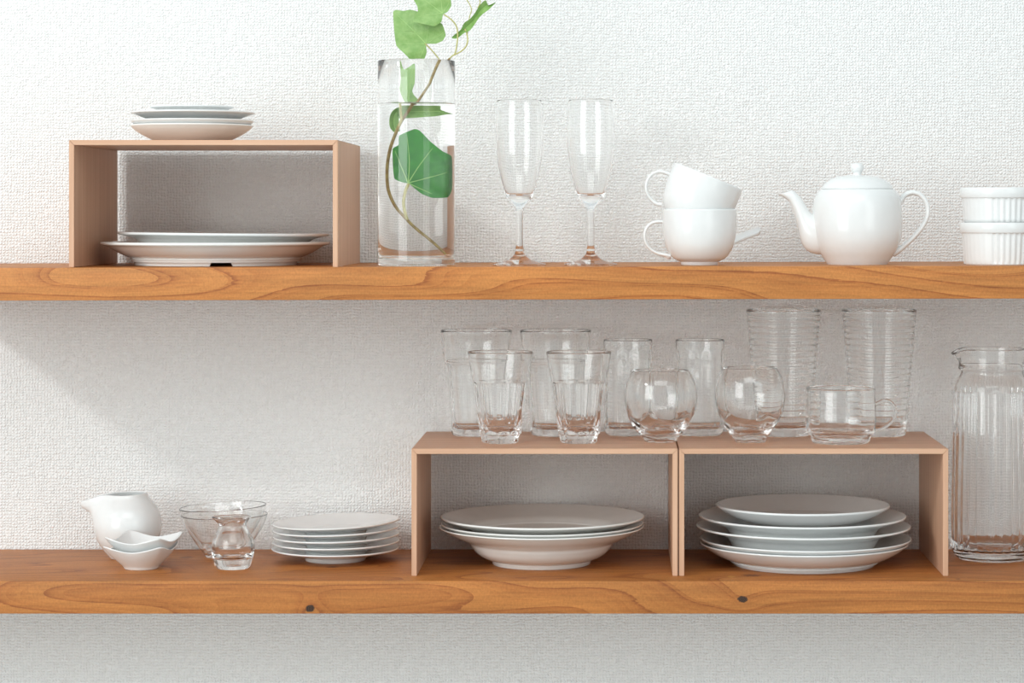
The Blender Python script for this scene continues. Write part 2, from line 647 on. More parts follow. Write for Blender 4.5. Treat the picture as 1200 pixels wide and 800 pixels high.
# four plates on top of the upper box
t = 0.125
sS = sc_at(t)
GT = 'small plates on top of the upper box'
b1 = [(0, 0.2), (36, 0.3), (42, 1.6), (49, 4.6), (58, 9.2), (66, 14.4), (71.0, 19)]
plate('small_plate', 225, t, UBOXTOP, b1, 2.2, 'lowest bowl-shaped white plate of the stack on the upper box', 'plate', GT, mat=M_CREAM)
b2 = [(0, 4), (36, 4.1), (42, 5.4), (49, 8.6), (58, 13.8), (66, 19.8), (71.2, 24.8)]
plate('small_plate', 225.6, t, UBOXTOP, b2, 2.0, 'second white plate from the bottom of the stack on the upper box', 'plate', GT)
b3 = [(0, 24), (40, 24), (50, 26.5), (58, 29.5), (66, 32.2), (71.6, 34)]
plate('small_plate', 226, t, UBOXTOP, b3, 2.2, 'third white plate up, with the widest rim, on the upper box', 'plate', GT)
b4 = [(0, 31.2), (30, 31.4), (36, 35.0), (41, 38.5), (48, 40.6)]
plate('small_plate', 225, t, UBOXTOP, b4, 2.0, 'smallest white plate topping the stack on the upper box', 'plate', GT)


# ------------------------------------------------------------------ lathed things measured in the photo's pixels
def prof_px(pts, cy, s):
    """(radius px, y px) -> metres above the y of the base"""
    return [(max(r, 0) * s, (cy - y) * s) for r, y in pts]


def base_y(zs, t):
    return VY + (ZC - zs) / sc_at(t)


# ---- champagne flutes
t = 0.075
s = sc_at(t)
xz = UP + slope_at(X(609, t))
cy = base_y(xz, t)
dy = cy - 311.0


def flute(px, label):
    root = thing('champagne_flute', (X(px, t), Y(t), UP + slope_at(X(px, t))), label, 'glass', 'champagne flutes')
    foot = [(0, 311), (29, 311), (31, 310.6), (31.3, 309.9), (30.5, 309.2)] + cr([(30, 309), (22, 307), (14, 304.6), (8.5, 300.5), (5.6, 297), (4.9, 294.2)], 5)
    stem = cr([(4.9, 294.2), (5.3, 292.6), (4.9, 291), (4.2, 288), (4.0, 275), (4.0, 258), (4.2, 249), (5.2, 244.5), (7.5, 241)], 5)
    outer = cr([(7.5, 241), (11.5, 236.5), (15.5, 230), (19.5, 219), (23.6, 202), (26.8, 180), (28.1, 156), (27.4, 134), (25.8, 118)], 6)
    rim = [(25.5, 117.5), (25.1, 117.6)]
    inner = cr([(24.9, 118), (26.5, 134), (27.2, 156), (25.9, 180), (22.4, 202), (18.2, 218), (15.2, 225.5), (12.5, 228.6), (7, 229.2)], 6) + [(0, 229.3)]
    o = lambda p: [(r, y + dy) for r, y in p]
    link('bowl', lathe(prof_px(o(outer + rim + inner), cy, s), 72), root, M_THIN, sharp=60)
    link('stem', lathe(prof_px(o(stem), cy, s), 40), root, M_GLASS, sharp=60)
    link('foot', lathe(prof_px(o(foot), cy, s), 72), root, M_GLASS, sharp=60)


flute(608.8, 'tall clear champagne flute standing next to the ivy vase')
flute(692.3, 'tall clear champagne flute standing next to the stacked teacups')

# ---- vase with water
tv = 0.080
sv = sc_at(tv)
PXV = 488.0
zv = UP + slope_at(X(PXV, tv))
cyv = base_y(zv, tv)
RV = 45.2
WL = 121.5   # waterline
root = thing('glass_vase', (X(PXV, tv), Y(tv), zv), 'tall clear cylinder vase holding water and an ivy cutting', 'vase')
o1 = [(RV, 303), (RV, 290), (RV, 200), (RV, 100), (RV, 72.2), (RV - .4, 71.5), (RV - .9, 71.5), (RV - 1.25, 72.2), (RV - 1.3, 100), (RV - 1.3, WL)]
link('cylinder', lathe(prof_px(o1, cyv, sv), 96), root, M_GLASS, sharp=60)
o2 = [(0, cyv - 1.0), (38, cyv - 0.6), (40, cyv), (43, cyv), (44.6, cyv - 1.2), (RV, cyv - 3), (RV, 303)]
link('base', lathe(prof_px(o2, cyv, sv), 96), root, M_GLASS, sharp=60)
wt = [(RV - 1.3, WL), (RV - 1.3, 150), (RV - 1.3, 220), (RV - 1.3, 298), (RV - 3.5, 302), (RV - 7, 303.4), (0, 303.8)]
surf = lathe(prof_px([(RV - 1.3, WL), (RV - 4, WL + .7), (RV - 9, WL + .9), (0, WL + .9)], cyv, sv), 96)
wm = join_meshes([(lathe(prof_px(wt, cyv, sv), 96), 0), (surf, 1)])
wo = link('water', wm, None, [M_WFACE, M_WATER], (X(PXV, tv), Y(tv), zv), 60)
tag(wo, 'clear water filling the cylinder vase to three quarters', 'water')

# ---- the ivy
RT = 1.0 / 1.30     # water in a round vase widens what stands in it; true widths are narrower


def ivp(px, py, d=0.0):
    """ivy point: photo pixel -> metres relative to the vase base centre; d = depth in px behind the axis plane"""
    return ((px - PXV) * sv, d * sv, (cyv - py) * sv)


def wat(px, py, d=0.0):
    k = RT if py > WL else 1.0
    return ivp(PXV + (px - PXV) * k, py, d)


ivy = thing('ivy_cutting', (X(PXV, tv), Y(tv), zv), 'green trailing ivy cutting standing in the glass vase', 'plant')
c3 = lambda x, y: (420 + x / 3.75, 110 + y / 3.75)
c2 = lambda x, y: (420 + x / 3.75, y / 3.75)
c7 = lambda x, y: (450 + x / 8.0, y / 8.0)
c6 = lambda x, y: (430 + x / 8.89, 60 + y / 8.89)
lower = [c3(402, 706), c3(335, 655), c3(262, 600), c3(215, 555), c3(165, 495), c3(136, 425), c3(130, 350), c3(136, 280), c3(152, 215), c3(186, 130), c3(222, 75), c3(240, 46)]
dep = [-10, -8, -4, -2, 0, 2, 3, 3, 3, 2, 1, 0]
path = [wat(*p, d) for p, d in zip(lower, dep)]
upper = [c2(256, 452), c2(300, 388), c2(342, 322), c2(380, 280), c2(402, 256)]
path += [wat(*p, 0) for p in upper]
link('stem', tube(path, [1.5 * sv] * 11 + [1.55 * sv, 1.5 * sv, 1.5 * sv, 1.5 * sv, 1.4 * sv, 1.3 * sv], 12), ivy, M_STEM)


def twig(pts, r, d=None, conv=wat):
    d = d or [0] * len(pts)
    return link('twig', tube([conv(*p, q) for p, q in zip(pts, d)], [r * sv] * len(pts), 10), ivy, M_TWIG)


twig([c2(400, 258), c2(412, 246), c2(424, 236), c2(432, 205), c2(437, 160), c2(433, 120), c2(412, 90), c2(378, 66)], 0.9, [0, 0, 0, -2, -3, -5, -8, -9])
twig([c2(420, 242), c2(450, 226), c2(472, 206), c2(481, 180), c2(477, 148), c2(468, 128)], 0.9, [0, 0, -2, -3, -2, 0])
twig([c2(478, 150), c2(486, 80), c2(496, 42), c2(486, 14), c2(474, -10), c2(480, -60)], 0.6, [4, 4, 4, 4, 4, 4])
twig([c2(524, 34), c2(534, 12), c2(533, -12), c2(536, -60)], 0.7, [3, 4, 4, 5])
twig([c2(296, 194), c2(322, 220), c2(344, 246), c2(362, 268), c2(384, 284)], 0.8, [-9, -6, -3, -1, 0])
twig([c3(222, 394), c3(208, 430), c3(200, 480), c3(208, 530), c3(216, 556)], 1.5, [-6, -5, -4, -3, -2])
twig([c3(184, 44), c3(188, 80), c3(190, 116), c3(180, 140)], 1.2, [-5, -5, -3, 1])


def leaf(outline, pet, veins, conv, mat, d0=0.0, bend=None, vr=0.4):
    """fan of rings from the petiole to the outline, with its own curl, thickness and raised veins"""
    bend = bend or (lambda x, y: 0.0)
    n0 = len(outline)
    loop = []
    for i in range(n0):      # rounded outline, tips kept
        a, b = outline[i], outline[(i + 1) % n0]
        loop.append(a)
        for f in (0.33, 0.66):
            loop.append((a[0] + (b[0] - a[0]) * f, a[1] + (b[1] - a[1]) * f))
    n = len(loop)
    sm = []
    for i in range(n):
        a, b, c = loop[i - 1], loop[i], loop[(i + 1) % n]
        sm.append(((a[0] + 5 * b[0] + c[0]) / 7, (a[1] + 5 * b[1] + c[1]) / 7))
    loop = sm
    K = 6
    V, Fc = [], []
    tk = 0.35

    def pt(p, off):
        x, y = p
        return conv(x, y, d0 + bend(x, y) + off)
    for sgn in (-1, 1):
        o = len(V)
        V.append(pt(pet, sgn * tk))
        for k in range(1, K + 1):
            f = k / K
            for q in loop:
                V.append(pt((pet[0] + (q[0] - pet[0]) * f, pet[1] + (q[1] - pet[1]) * f), sgn * tk))
        for i in range(n):
            j = (i + 1) % n
            Fc.append((o, o + 1 + i, o + 1 + j) if sgn < 0 else (o, o + 1 + j, o + 1 + i))
            for k in range(K - 1):
                a, b = o + 1 + k * n, o + 1 + (k + 1) * n
                f = (a + i, b + i, b + j, a + j)
                Fc.append(f if sgn < 0 else tuple(reversed(f)))
    tot = len(V) // 2
    for i in range(n):
        j = (i + 1) % n
        a, b = 1 + (K - 1) * n + i, 1 + (K - 1) * n + j
        Fc.append((a, tot + a, tot + b, b))
    me = mesh_from(V, Fc)
    bm = bmesh.new()
    bm.from_mesh(me)
    bmesh.ops.recalc_face_normals(bm, faces=bm.faces)
    bm.to_mesh(me)
    bm.free()
    parts = [(me, 0)]
    for v in veins:
        pts = [pet] + list(v) if v[0] != pet else list(v)
        fine = cr(pts, 5)
        P = [pt(p, -tk - 0.05) for p in fine]
        R = [vr * sv * (1 - 0.65 * i / (len(P) - 1)) for i in range(len(P))]
        parts.append((tube(P, R, 6, k=1), 1))
    return link('leaf', join_meshes(parts), ivy, [mat, M_VEIN], (0, 0, 0), 60)


def crease(pet, tip, amp, wav=0.0):
    """valley along the midrib and a soft ripple across"""
    ax, ay = tip[0] - pet[0], tip[1] - pet[1]
    L = math.hypot(ax, ay)
    ax, ay = ax / L, ay / L

    def f(x, y):
        u = (x - pet[0]) * ax + (y - pet[1]) * ay
        v = -(x - pet[0]) * ay + (y - pet[1]) * ax
        return -amp * abs(v) / L + wav * math.sin(u * 0.22 + v * 0.13) + 0.004 * (u * u) * (1 if amp > 0 else -1) * 0.6
    return f


# two broad leaves above the rim
p = c7(392, 409)
leaf([c7(*q) for q in [(78, 98), (112, 87), (180, 100), (245, 87), (320, 108), (440, 170), (550, 222), (582, 330), (553, 382), (490, 411), (402, 408), (392, 424), (402, 490), (374, 566), (255, 569), (190, 500), (112, 432), (90, 260)]],
     p, [[c7(270, 280), c7(85, 105)], [c7(405, 330), c7(418, 250)], [c7(480, 360), c7(560, 300)], [c7(300, 412), c7(160, 405)], [c7(372, 470), c7(340, 540)],
         [c7(285, 300), c7(180, 288)], [c7(278, 280), c7(274, 190)]], ivp, M_LEAF, 1.0, crease(p, c7(80, 100), 5.0, 0.7))
p = c7(552, 130)
leaf([c7(*q) for q in [(262, -30), (320, 66), (326, 110), (298, 150), (272, 212), (340, 224), (400, 238), (482, 256), (546, 214), (558, 140), (602, 118), (640, 60), (628, -20), (560, -90), (450, -130), (340, -90)]],
     p, [[c7(460, 60), c7(340, -30)], [c7(420, 150), c7(300, 170)], [c7(540, 0), c7(520, -80)], [c7(590, 80), c7(620, 20)]], ivp, M_LEAF, -9.0, crease(p, c7(300, -50), 5.0, 0.7))


def strip_leaf(left, right, conv, mat, d0, fold, n=7):
    """a leaf seen nearly from its edge: folded strip between two outlines"""
    L, R = cr(left, 4), cr(right, 4)
    rows = []
    for a, b in zip(L, R):
        row = []
        for k in range(n):
            f = k / (n - 1)
            x, y = a[0] + (b[0] - a[0]) * f, a[1] + (b[1] - a[1]) * f
            row.append((x, y, d0 + fold * (1 - abs(2 * f - 1)) * (0.3 + 0.7 * math.sin(PI * rows.__len__() / len(L)))))
        rows.append(row)
    V, Fc = [], []
    m = len(rows)
    for sgn in (-1, 1):
        for r in rows:
            for (x, y, d) in r:
                V.append(conv(x, y, d + 0.35 * sgn))
    h = m * n
    for i in range(m - 1):
        for k in range(n - 1):
            a = i * n + k
            Fc.append((a, a + 1, a + n + 1, a + n))
            Fc.append((h + a, h + a + n, h + a + n + 1, h + a + 1))
        for k in (0, n - 1):
            a = i * n + k
            Fc.append((a, a + n, h + a + n, h + a))
    for k in range(n - 1):
        Fc.append((k, k + 1, h + k + 1, h + k))
        a = (m - 1) * n + k
        Fc.append((a, a + 1, h + a + 1, h + a))
    me = mesh_from(V, Fc)
    bm = bmesh.new()
    bm.from_mesh(me)
    bmesh.ops.recalc_face_normals(bm, faces=bm.faces)
    bm.to_mesh(me)
    bm.free()
    mid = [rows[i][n // 2] for i in range(m)]
    P = [conv(x, y, d - 0.4) for x, y, d in mid]
    v = tube(P, [0.35 * sv] * len(P), 6, k=1)
    return link('leaf', join_meshes([(me, 0), (v, 1)]), ivy, [mat, M_VEIN], (0, 0, 0), 60)


strip_leaf([c7(*q) for q in [(636, 352), (668, 322), (720, 280), (752, 218), (806, 180), (852, 126), (902, 48), (955, 4), (975, 52), (1046, 22)]],
           [c7(*q) for q in [(640, 362), (690, 360), (758, 308), (806, 288), (850, 232), (890, 172), (934, 128), (985, 92), (1010, 66), (1046, 30)]], ivp, M_LEAF, -3.0, 5.0)

# the leaf that breaks the waterline
p = c6(430, 520)
leaf([c6(*q) for q in [(332, 198), (376, 258), (430, 242), (498, 214), (496, 330), (464, 405), (482, 450), (548, 520), (520, 534), (430, 534), (390, 532), (346, 440), (334, 385), (350, 300)]],
     p, [[c6(415, 400), c6(400, 290)], [c6(450, 320), c6(470, 250)]], ivp, M_LEAF, 6.0, crease(p, c6(400, 250), 4.0, 0.4), 0.35)
strip_leaf([c6(*q) for q in [(330, 690), (330, 630), (350, 574), (480, 568), (620, 570), (752, 572), (742, 600), (812, 632), (905, 650)]],
           [c6(*q) for q in [(336, 700), (360, 702), (420, 700), (520, 695), (600, 688), (700, 680), (770, 668), (840, 657), (905, 656)]], wat, M_LEAF, 4.0, 4.0)
strip_leaf([c3(*q) for q in [(192, 56), (166, 66), (148, 88), (142, 120), (146, 150), (160, 168)]],
           [c3(*q) for q in [(196, 60), (188, 84), (182, 104), (182, 126), (184, 146), (186, 166)]], wat, M_LEAF, 6.0, 3.0)

# the big leaf under water
p = c3(220, 392)
leaf([c3(*q) for q in [(178, 184), (246, 154), (266, 160), (320, 214), (378, 254), (444, 274), (458, 330), (456, 420), (420, 456), (330, 459), (280, 440), (224, 394), (200, 391), (156, 376), (150, 300), (150, 240), (180, 226)]],
     p, [[c3(226, 300), c3(215, 190)], [c3(190, 320), c3(162, 252)], [c3(275, 310), c3(330, 240)], [c3(310, 370), c3(412, 345)], [c3(270, 415), c3(330, 440)]],
     wat, M_LEAFD, -6.0, crease(p, c3(220, 170), 5.0, 0.6), 0.55)


# ---- teacups
def cup_root(px, t, zs, label, tipped=False):
    s = sc_at(t)
    root = thing('teacup', (X(px, t), Y(t), zs), label, 'cup', 'white teacups')
    out = cr([(22.2, 4), (30, 8), (36, 15), (40.2, 24), (42.6, 36), (43.5, 50), (43.4, 64.6)], 6)
    rim = [(43.1, 65.6), (42.4, 66), (41.6, 65.6)]
    inn = cr([(41.4, 64.4), (41.5, 50), (40.6, 36), (38, 25), (33, 17), (25, 11.5), (14, 9)], 6) + [(0, 8.6)]
    link('bowl', lathe([(r * s, z * s) for r, z in [(0, 4.6), (18, 4)] + out + rim + inn], 80), root, M_WHITE, sharp=60)
    link('foot_ring', lathe([(r * s, z * s) for r, z in [(18.6, 5), (18.6, 1), (19.2, 0), (21, 0), (21.7, 0.8), (22.3, 4.2)]], 80), root, M_WHITE, sharp=60)
    path = [(-41, 50.5), (-47, 51), (-55, 49.6), (-61.5, 44), (-64.3, 35), (-62.6, 26), (-57, 18.5), (-48.5, 13.8), (-40, 12), (-34, 10.6)]
    if tipped:
        path = path[:6] + [(-58, 19.5), (-51, 15.2), (-44, 13.2), (-38.2, 14.6)]
    rad = [2.6, 2.2, 2.0, 1.9, 1.9, 1.9, 1.9, 2.0, 2.3, 2.6]
    h = tube([(x * s, 0, z * s) for x, z in path], [r * s for r in rad], 14, 1.8)
    tail = tube([(x * s, 0, z * s) for x, z in [(-42, 12.6), (-37, 9.2), (-33.5, 9.4)]], [1.5 * s, 1.8 * s, 1.4 * s], 10, 1.4)
    link('handle', join_meshes([(h, 0)] if tipped else [(h, 0), (tail, 0)]), root, M_WHITE, sharp=60)
    return root


tc = 0.070
sq = sc_at(tc)
zcup = UP + slope_at(X(819.5, tc))
cupA = cup_root(819.6, tc, zcup, 'lower white teacup standing upright, its handle to the left')
base = Vector((804.0, 270.0))
cupB = cup_root(805.2, tc, Z(267.6, tc), 'upper white teacup tipped to one side inside the other', True)
cupB.rotation_euler = (0, math.radians(22.2), 0)

# ---- a white soup spoon behind the cups, only its handle end in view
ts = 0.195
ss = sc_at(ts)
spx = 822.0
spo = thing('soup_spoon', (X(spx, ts), Y(ts), UP + slope_at(X(spx, ts))), 'white ceramic spoon whose handle sticks out from behind the stacked teacups', 'spoon')


def spoon_bowl():
    V, Fc = [], []
    K, N = 7, 36
    for sgn in (0, 1):
        o = len(V)
        V.append((0, 0, (1.2 if sgn else 0.0) * ss))
        for k in range(1, K + 1):
            f = k / K
            for j in range(N):
                a = 2 * PI * j / N
                rx = 26 * (1 - 0.12 * math.cos(a))
                V.append((rx * f * math.cos(a) * ss, 17 * f * math.sin(a) * ss, (12 * max(0, (f - 0.45) / 0.55) ** 1.6 + (1.4 if sgn else 0)) * ss))
        for j in range(N):
            q = (j + 1) % N
            Fc.append((o, o + 1 + j, o + 1 + q))
            for k in range(K - 1):
                a, b = o + 1 + k * N, o + 1 + (k + 1) * N
                Fc.append((a + j, b + j, b + q, a + q))
    h = len(V) // 2
    e = 1 + (K - 1) * N
    for j in range(N):
        q = (j + 1) % N
        Fc.append((e + j, h + e + j, h + e + q, e + q))
    me = mesh_from(V, Fc)
    bm = bmesh.new()
    bm.from_mesh(me)
    bmesh.ops.recalc_face_normals(bm, faces=bm.faces)
    bm.to_mesh(me)
    bm.free()
    return me


link('bowl', spoon_bowl(), spo, M_WHITE, sharp=60)
rings = []
cen = cr([(20, 9), (30, 18), (40, 25), (52, 30), (62, 33.5), (69, 36.0)], 6)
ROLL = 0.62
for i, (x, z) in enumerate(cen):
    f = i / (len(cen) - 1)
    wd = (6.6 - 1.5 * f) * (1.0 if f < 0.93 else max(0.45, (1 - f) / 0.07))
    th = 1.3
    ring = []
    for k in range(9):
        u = -1 + 2 * k / 8
        ring.append((x * ss, u * wd * math.cos(ROLL) * ss, (z + 3.2 * u * u - th + u * wd * math.sin(ROLL)) * ss))
    for k in range(9):
        u = 1 - 2 * k / 8
        ring.append((x * ss, u * wd * 0.94 * math.cos(ROLL) * ss, (z + 3.2 * u * u + th * 0.6 + u * wd * math.sin(ROLL)) * ss))
    rings.append(ring)
link('handle', loft(rings), spo, M_WHITE, sharp=60)

# ---- teapot
tt = 0.10
st_ = sc_at(tt)
PXT = 1004.6
zt = UP + slope_at(X(PXT, tt))
cyt = base_y(zt, tt)
pot = thing('teapot', (X(PXT, tt), Y(tt), zt), 'round white porcelain teapot with spout to the left and loop handle', 'teapot')
off = cyt - 310.3
body = [(0, 309.8), (31, 309.8), (33, 310.3), (35, 310.3)] + cr([(35.6, 309.4), (40, 302.6), (45.6, 294), (49.9, 284), (52.3, 272), (52.8, 258), (52.1, 243), (49.9, 231.8), (46.6, 225.6), (43.2, 222.4)], 6) + [(42.4, 222.2), (41.5, 222.4), (40, 223.5), (0, 224)]
link('body', lathe(prof_px([(r, y + off) for r, y in body], cyt, st_), 96), pot, M_WHITE, sharp=50)
lid = [(0, 223), (40.5, 222.8), (42.3, 221.8), (42.4, 221.2)] + cr([(41.8, 220.4), (37.5, 214.8), (30, 209.8), (20, 206.8), (10, 205.9), (4, 205.6)], 5) + [(0, 205.5)]
ld = link('lid', lathe(prof_px([(r, y + off) for r, y in lid], cyt, st_), 96), pot, M_WHITE, sharp=50)
knob = [(5.2, 206.6)] + cr([(4.6, 205), (4.9, 202.8), (7.2, 199.8), (7.8, 196.2), (6.4, 192.9), (3.2, 191.2)], 5) + [(0, 190.9)]
link('knob', lathe(prof_px([(r, y + off) for r, y in knob], cyt, st_), 48), ld, M_WHITE, sharp=50)


def tp(px, py, d=0.0):
    return ((px - PXT) * st_, d * st_, (cyt - off * 0 - py + off) * st_)


def ring_ab(A, B, wd, n=28):
    c = ((A[0] + B[0]) / 2, (A[1] + B[1]) / 2)
    h = ((A[0] - B[0]) / 2, (A[1] - B[1]) / 2)
    return [tp(c[0] + h[0] * math.cos(2 * PI * j / n), c[1] + h[1] * math.cos(2 * PI * j / n), wd * math.sin(2 * PI * j / n)) for j in range(n)]


raw = [(964, 248, 968, 297, 17), (954, 250.5, 957, 297.2, 16), (949, 247.5, 945.5, 292.5, 14), (944.6, 241, 937.8, 280, 11.5), (939.8, 233, 933, 258, 9.2),
       (934.4, 227, 926.6, 239, 7.6), (930.6, 223.6, 919.5, 231.4, 6.4), (929.2, 222.6, 911.6, 227.3, 4.8)]
fine = cr(raw, 4)
rr = [ring_ab((a, b), (c, d), wd_) for a, b, c, d, wd_ in fine]
rr += [ring_ab((928.0, 223.2), (914.5, 227.4), 3.9), ring_ab((928.2, 225.5), (919, 230), 3.6), ring_ab((932, 231), (926, 236), 4)]
link('spout', loft(rr), pot, M_WHITE, sharp=50)
hp = [(1049, 246), (1054.5, 236.5), (1059, 229.5), (1065, 225.7), (1072, 225.2), (1079, 228.3), (1085, 236), (1087.4, 246.5), (1085, 257), (1078.5, 268), (1069, 279), (1059.5, 287.5), (1053.5, 292.3), (1046, 297)]
hr = [4.2, 3.6, 3.2, 3.0, 2.9, 2.9, 2.9, 2.9, 2.9, 2.9, 2.9, 3.1, 3.6, 4.0]
link('handle', tube([tp(*q) for q in hp], [r * st_ for r in hr], 16, 1.5), pot, M_WHITE, sharp=50)

# ---- ramekins
tr = 0.075
srk = sc_at(tr)
PXR = 1172.0
zr = UP + slope_at(X(PXR, tr))


def ramekin(z, label):
    NF = 40

    def flute_fn(r, zz, a):
        h = zz / srk
        if 2.0 < h < 36.5 and r / srk > 42.2 - 0.12 * (36 - h):
            fade = 1.0
            d = ((a - (-PI / 2) + PI) % (2 * PI)) - PI     # angle from the front
            if -1.45 < d < -0.42:
                fade = 0.12
            r = r - srk * 1.25 * fade * abs(math.cos(a * NF / 2)) ** 2.2
        return r, zz
    out = [(0, 0.8), (38, 0.8), (39, 0), (41, 0), (42, 1.0), (42.4, 3)] + [(42.4 + 2.3 * i / 10, 3 + 33 * i / 10) for i in range(1, 11)]
    band = [(44.7, 37), (46.4, 37.4), (47.0, 38.4), (47.2, 47.5), (46.6, 48.9), (45.4, 49.3), (44.2, 48.8)]
    inn = [(43.6, 47.4), (42.2, 38), (39.8, 8), (37.5, 5.2), (33, 4.6), (0, 4.4)]
    o = link('ramekin', lathe([(r * srk, h * srk) for r, h in out + band + inn], 240, flute_fn), None, M_WHITE, (X(PXR, tr), Y(tr), z), 35)
    tag(o, label, 'ramekin', 'white fluted ramekins')
    return o


ra = ramekin(zr, 'lower fluted white ramekin of the pair at the right end')
rb = ra.copy()
COL.objects.link(rb)
rb.location.z = zr + 40.8 * srk
rb['label'] = 'upper fluted white ramekin, stacked in the other at the right end'
rb.data = ra.data.copy()
# the upper one stands in the lower: its foot is a little narrower than the rim below
for v in rb.data.vertices:
    h = v.co.z / srk
    if h < 9:
        k = 0.90 if h < 8.4 else 0.95
        v.co.x *= k
        v.co.y *= k

# ---- creamer
tk = 0.193
sk = sc_at(tk)
PXC = 150.0
cyk = base_y(LOW, tk)
crm = thing('creamer', (X(PXC, tk), Y(tk), LOW), 'round white creamer with a pinched spout behind two small bowls', 'creamer')


def spout_fn(r, z, a):
    h = z / sk
    d = abs(((a - PI + PI) % (2 * PI)) - PI)
    wgt = math.exp(-(d / 0.55) ** 2)
    u = min(max((h - 30) / 45.0, 0), 1)
    u = u * u * (3 - 2 * u)
    tip = math.exp(-(d / 0.24) ** 2)
    r2 = r + sk * (8.5 * u * wgt + 25.0 * tip * u ** 3.4)
    z2 = z - sk * (9.0 * tip * u ** 3) + sk * 1.6 * u * math.cos(a - 0.6) * 0.5
    return r2, z2


yb = cyk
hb = lambda y: yb - y
cout = [(0, 0.6), (17, 0.6), (17.5, 0), (19.5, 0)] + cr([(20.5, 1.0), (24, 5), (29.5, 12), (35.2, 21), (38.3, 31), (39.0, 40), (37.6, 50), (33.8, 59), (28.6, 66), (24.2, 71), (22.0, 75)], 6)
crim = [(21.6, 75.8), (21.0, 76.0), (20.4, 75.6)]
cinn = cr([(20.2, 74.8), (22.4, 70.4), (26.6, 65), (31.6, 58), (35.2, 50), (36.6, 40), (36, 31), (33.2, 22), (27, 14), (20, 8), (12, 5)], 6) + [(0, 4.6)]
link('body', lathe([(r * sk, h * sk) for r, h in cout + crim + cinn], 120, spout_fn), crm, M_WHITE, sharp=60)

# ---- two small pinched bowls
tb = 0.103
sb = sc_at(tb)


def pinched(label, px, t, z, rot, scale=1.0):
    def fn(r, z_, a):
        rr, h = r / sb, z_ / sb
        u = min(max((h - 2) / 24.0, 0), 1)
        c = 1.06 - math.sqrt(math.sin(2 * (a - PI / 4)) ** 2 + 0.006)
        r2 = rr * (1 + u ** 1.2 * (0.36 * c - 0.08))
        h2 = h + u ** 2 * (8.6 * c - 1.6)
        return r2 * sb * scale, h2 * sb
    out = [(0, 1.0), (15, 0.8), (16, 0), (19, 0)] + cr([(20, 1.0), (22, 4.2), (27, 9), (32.5, 14.6), (36.5, 19.4), (39, 23)], 5)
    rim = [(39.2, 23.7), (38.7, 24.2), (38.0, 24.0)]
    inn = cr([(37.4, 23.2), (34.6, 19.8), (30.4, 15.4), (25, 10.6), (18, 6.2), (9, 4.2)], 5) + [(0, 3.8)]
    o = link('pinched_bowl', lathe([(r * sb, h * sb) for r, h in out + rim + inn], 128, fn), None, M_WHITE, (X(px, t), Y(t), z), 60)
    o.rotation_euler = (0, 0, rot)
    tag(o, label, 'bowl', 'small square pinched white bowls')
    return o


pinched('lower small white bowl with four pointed corners in front of the creamer', 165.6, tb, LOW, math.radians(-7))
pb = pinched('upper small white bowl with four pointed corners, nested in another', 168.5, tb + 0.004, LOW + 9.5 * sb, math.radians(-13), 0.98)

# ---- two nested glass bowls
tg = 0.205
sg = sc_at(tg)


def glass_bowl(label, px, z, tilt):
    out = [(0, 0.6), (17, 0.5), (18, 0), (21, 0)] + cr([(22.4, 1.2), (26, 7), (34, 18), (42, 30), (47.5, 40), (50.6, 49)], 6)
    rim = [(50.6, 49.7), (50.2, 50), (49.9, 49.7)]
    inn = cr([(49.8, 49), (46.8, 40.1), (41.3, 30.1), (33.2, 18.2), (24.8, 7), (15, 4.2)], 6) + [(0, 3.8)]
    o = link('glass_bowl', lathe([(r * sg, h * sg) for r, h in out + rim + inn], 96), None, M_GLASS, (X(px, tg), Y(tg), z), 60)
    o.rotation_euler = (0, -tilt, 0)
    tag(o, label, 'bowl', 'nested clear glass bowls')
    return o


glass_bowl('lower clear glass bowl behind the small glass jug', 263.3, LOW, math.radians(0.6))
glass_bowl('upper clear glass bowl, tipped slightly inside the one below', 263.4, LOW + 9.4 * sg, math.radians(2.7))

# ---- small heavy glass jug
tj = 0.103
sj = sc_at(tj)
PXJ = 273.0
cyj = base_y(LOW, tj)
jug = thing('glass_jug', (X(PXJ, tj), Y(tj), LOW), 'small heavy clear glass jug with a flared lip in front of the glass bowls', 'jug')


def jug_fn(r, z, a):
    h = z / sj
    u = min(max((h - 44) / 14.0, 0), 1)
    u = u * u
    d = abs(((a - PI + PI) % (2 * PI)) - PI)
    d2 = abs(((a - 0.0 + PI) % (2 * PI)) - PI)
    r = r + sj * u * (3.8 * math.exp(-(d / 0.4) ** 2) - 1.6 * math.exp(-(((d - 1.15) / 0.45) ** 2)))
    return r, z


jo = cr([(21.5, 5), (24.2, 15), (25.2, 25), (23.6, 35), (19.2, 42.5), (16.0, 48.5), (15.8, 52), (18.2, 56), (20.8, 59.6)], 6)
jr = [(20.9, 60.4), (20.2, 61), (19.2, 60.8)]
ji = cr([(18.6, 59.6), (15.2, 55.5), (12.6, 51.6), (12.8, 48.4), (15.8, 42), (19.6, 34), (21.4, 26), (20.0, 18.5), (15, 13.4), (8, 12.2)], 6) + [(0, 12)]
link('body', lathe([(r * sj, h * sj) for r, h in jo + jr + ji], 96, jug_fn), jug, M_GLASS, sharp=60)
jb = [(0, 0.6), (14, 0.5), (15, 0), (17, 0), (18.4, 0.8), (21.5, 5)]
link('base', lathe([(r * sj, h * sj) for r, h in jb], 96), jug, M_GLASS, sharp=60)


# ------------------------------------------------------------------ glasses on the two lower boxes
def facets(n, amp, lo, hi, s, rmin=0.0, phase=0.0):
    """shallow scalloped panels around the outside between two heights (px)"""
    def fn(r, z, a):
        h = z / s
        if lo < h < hi and r / s > rmin:
            e = min(1.0, (h - lo) / 3.0, (hi - h) / 2.0)
            r = r - s * amp * e * abs(math.cos((a + phase) * n / 2))
        return r, z
    return fn


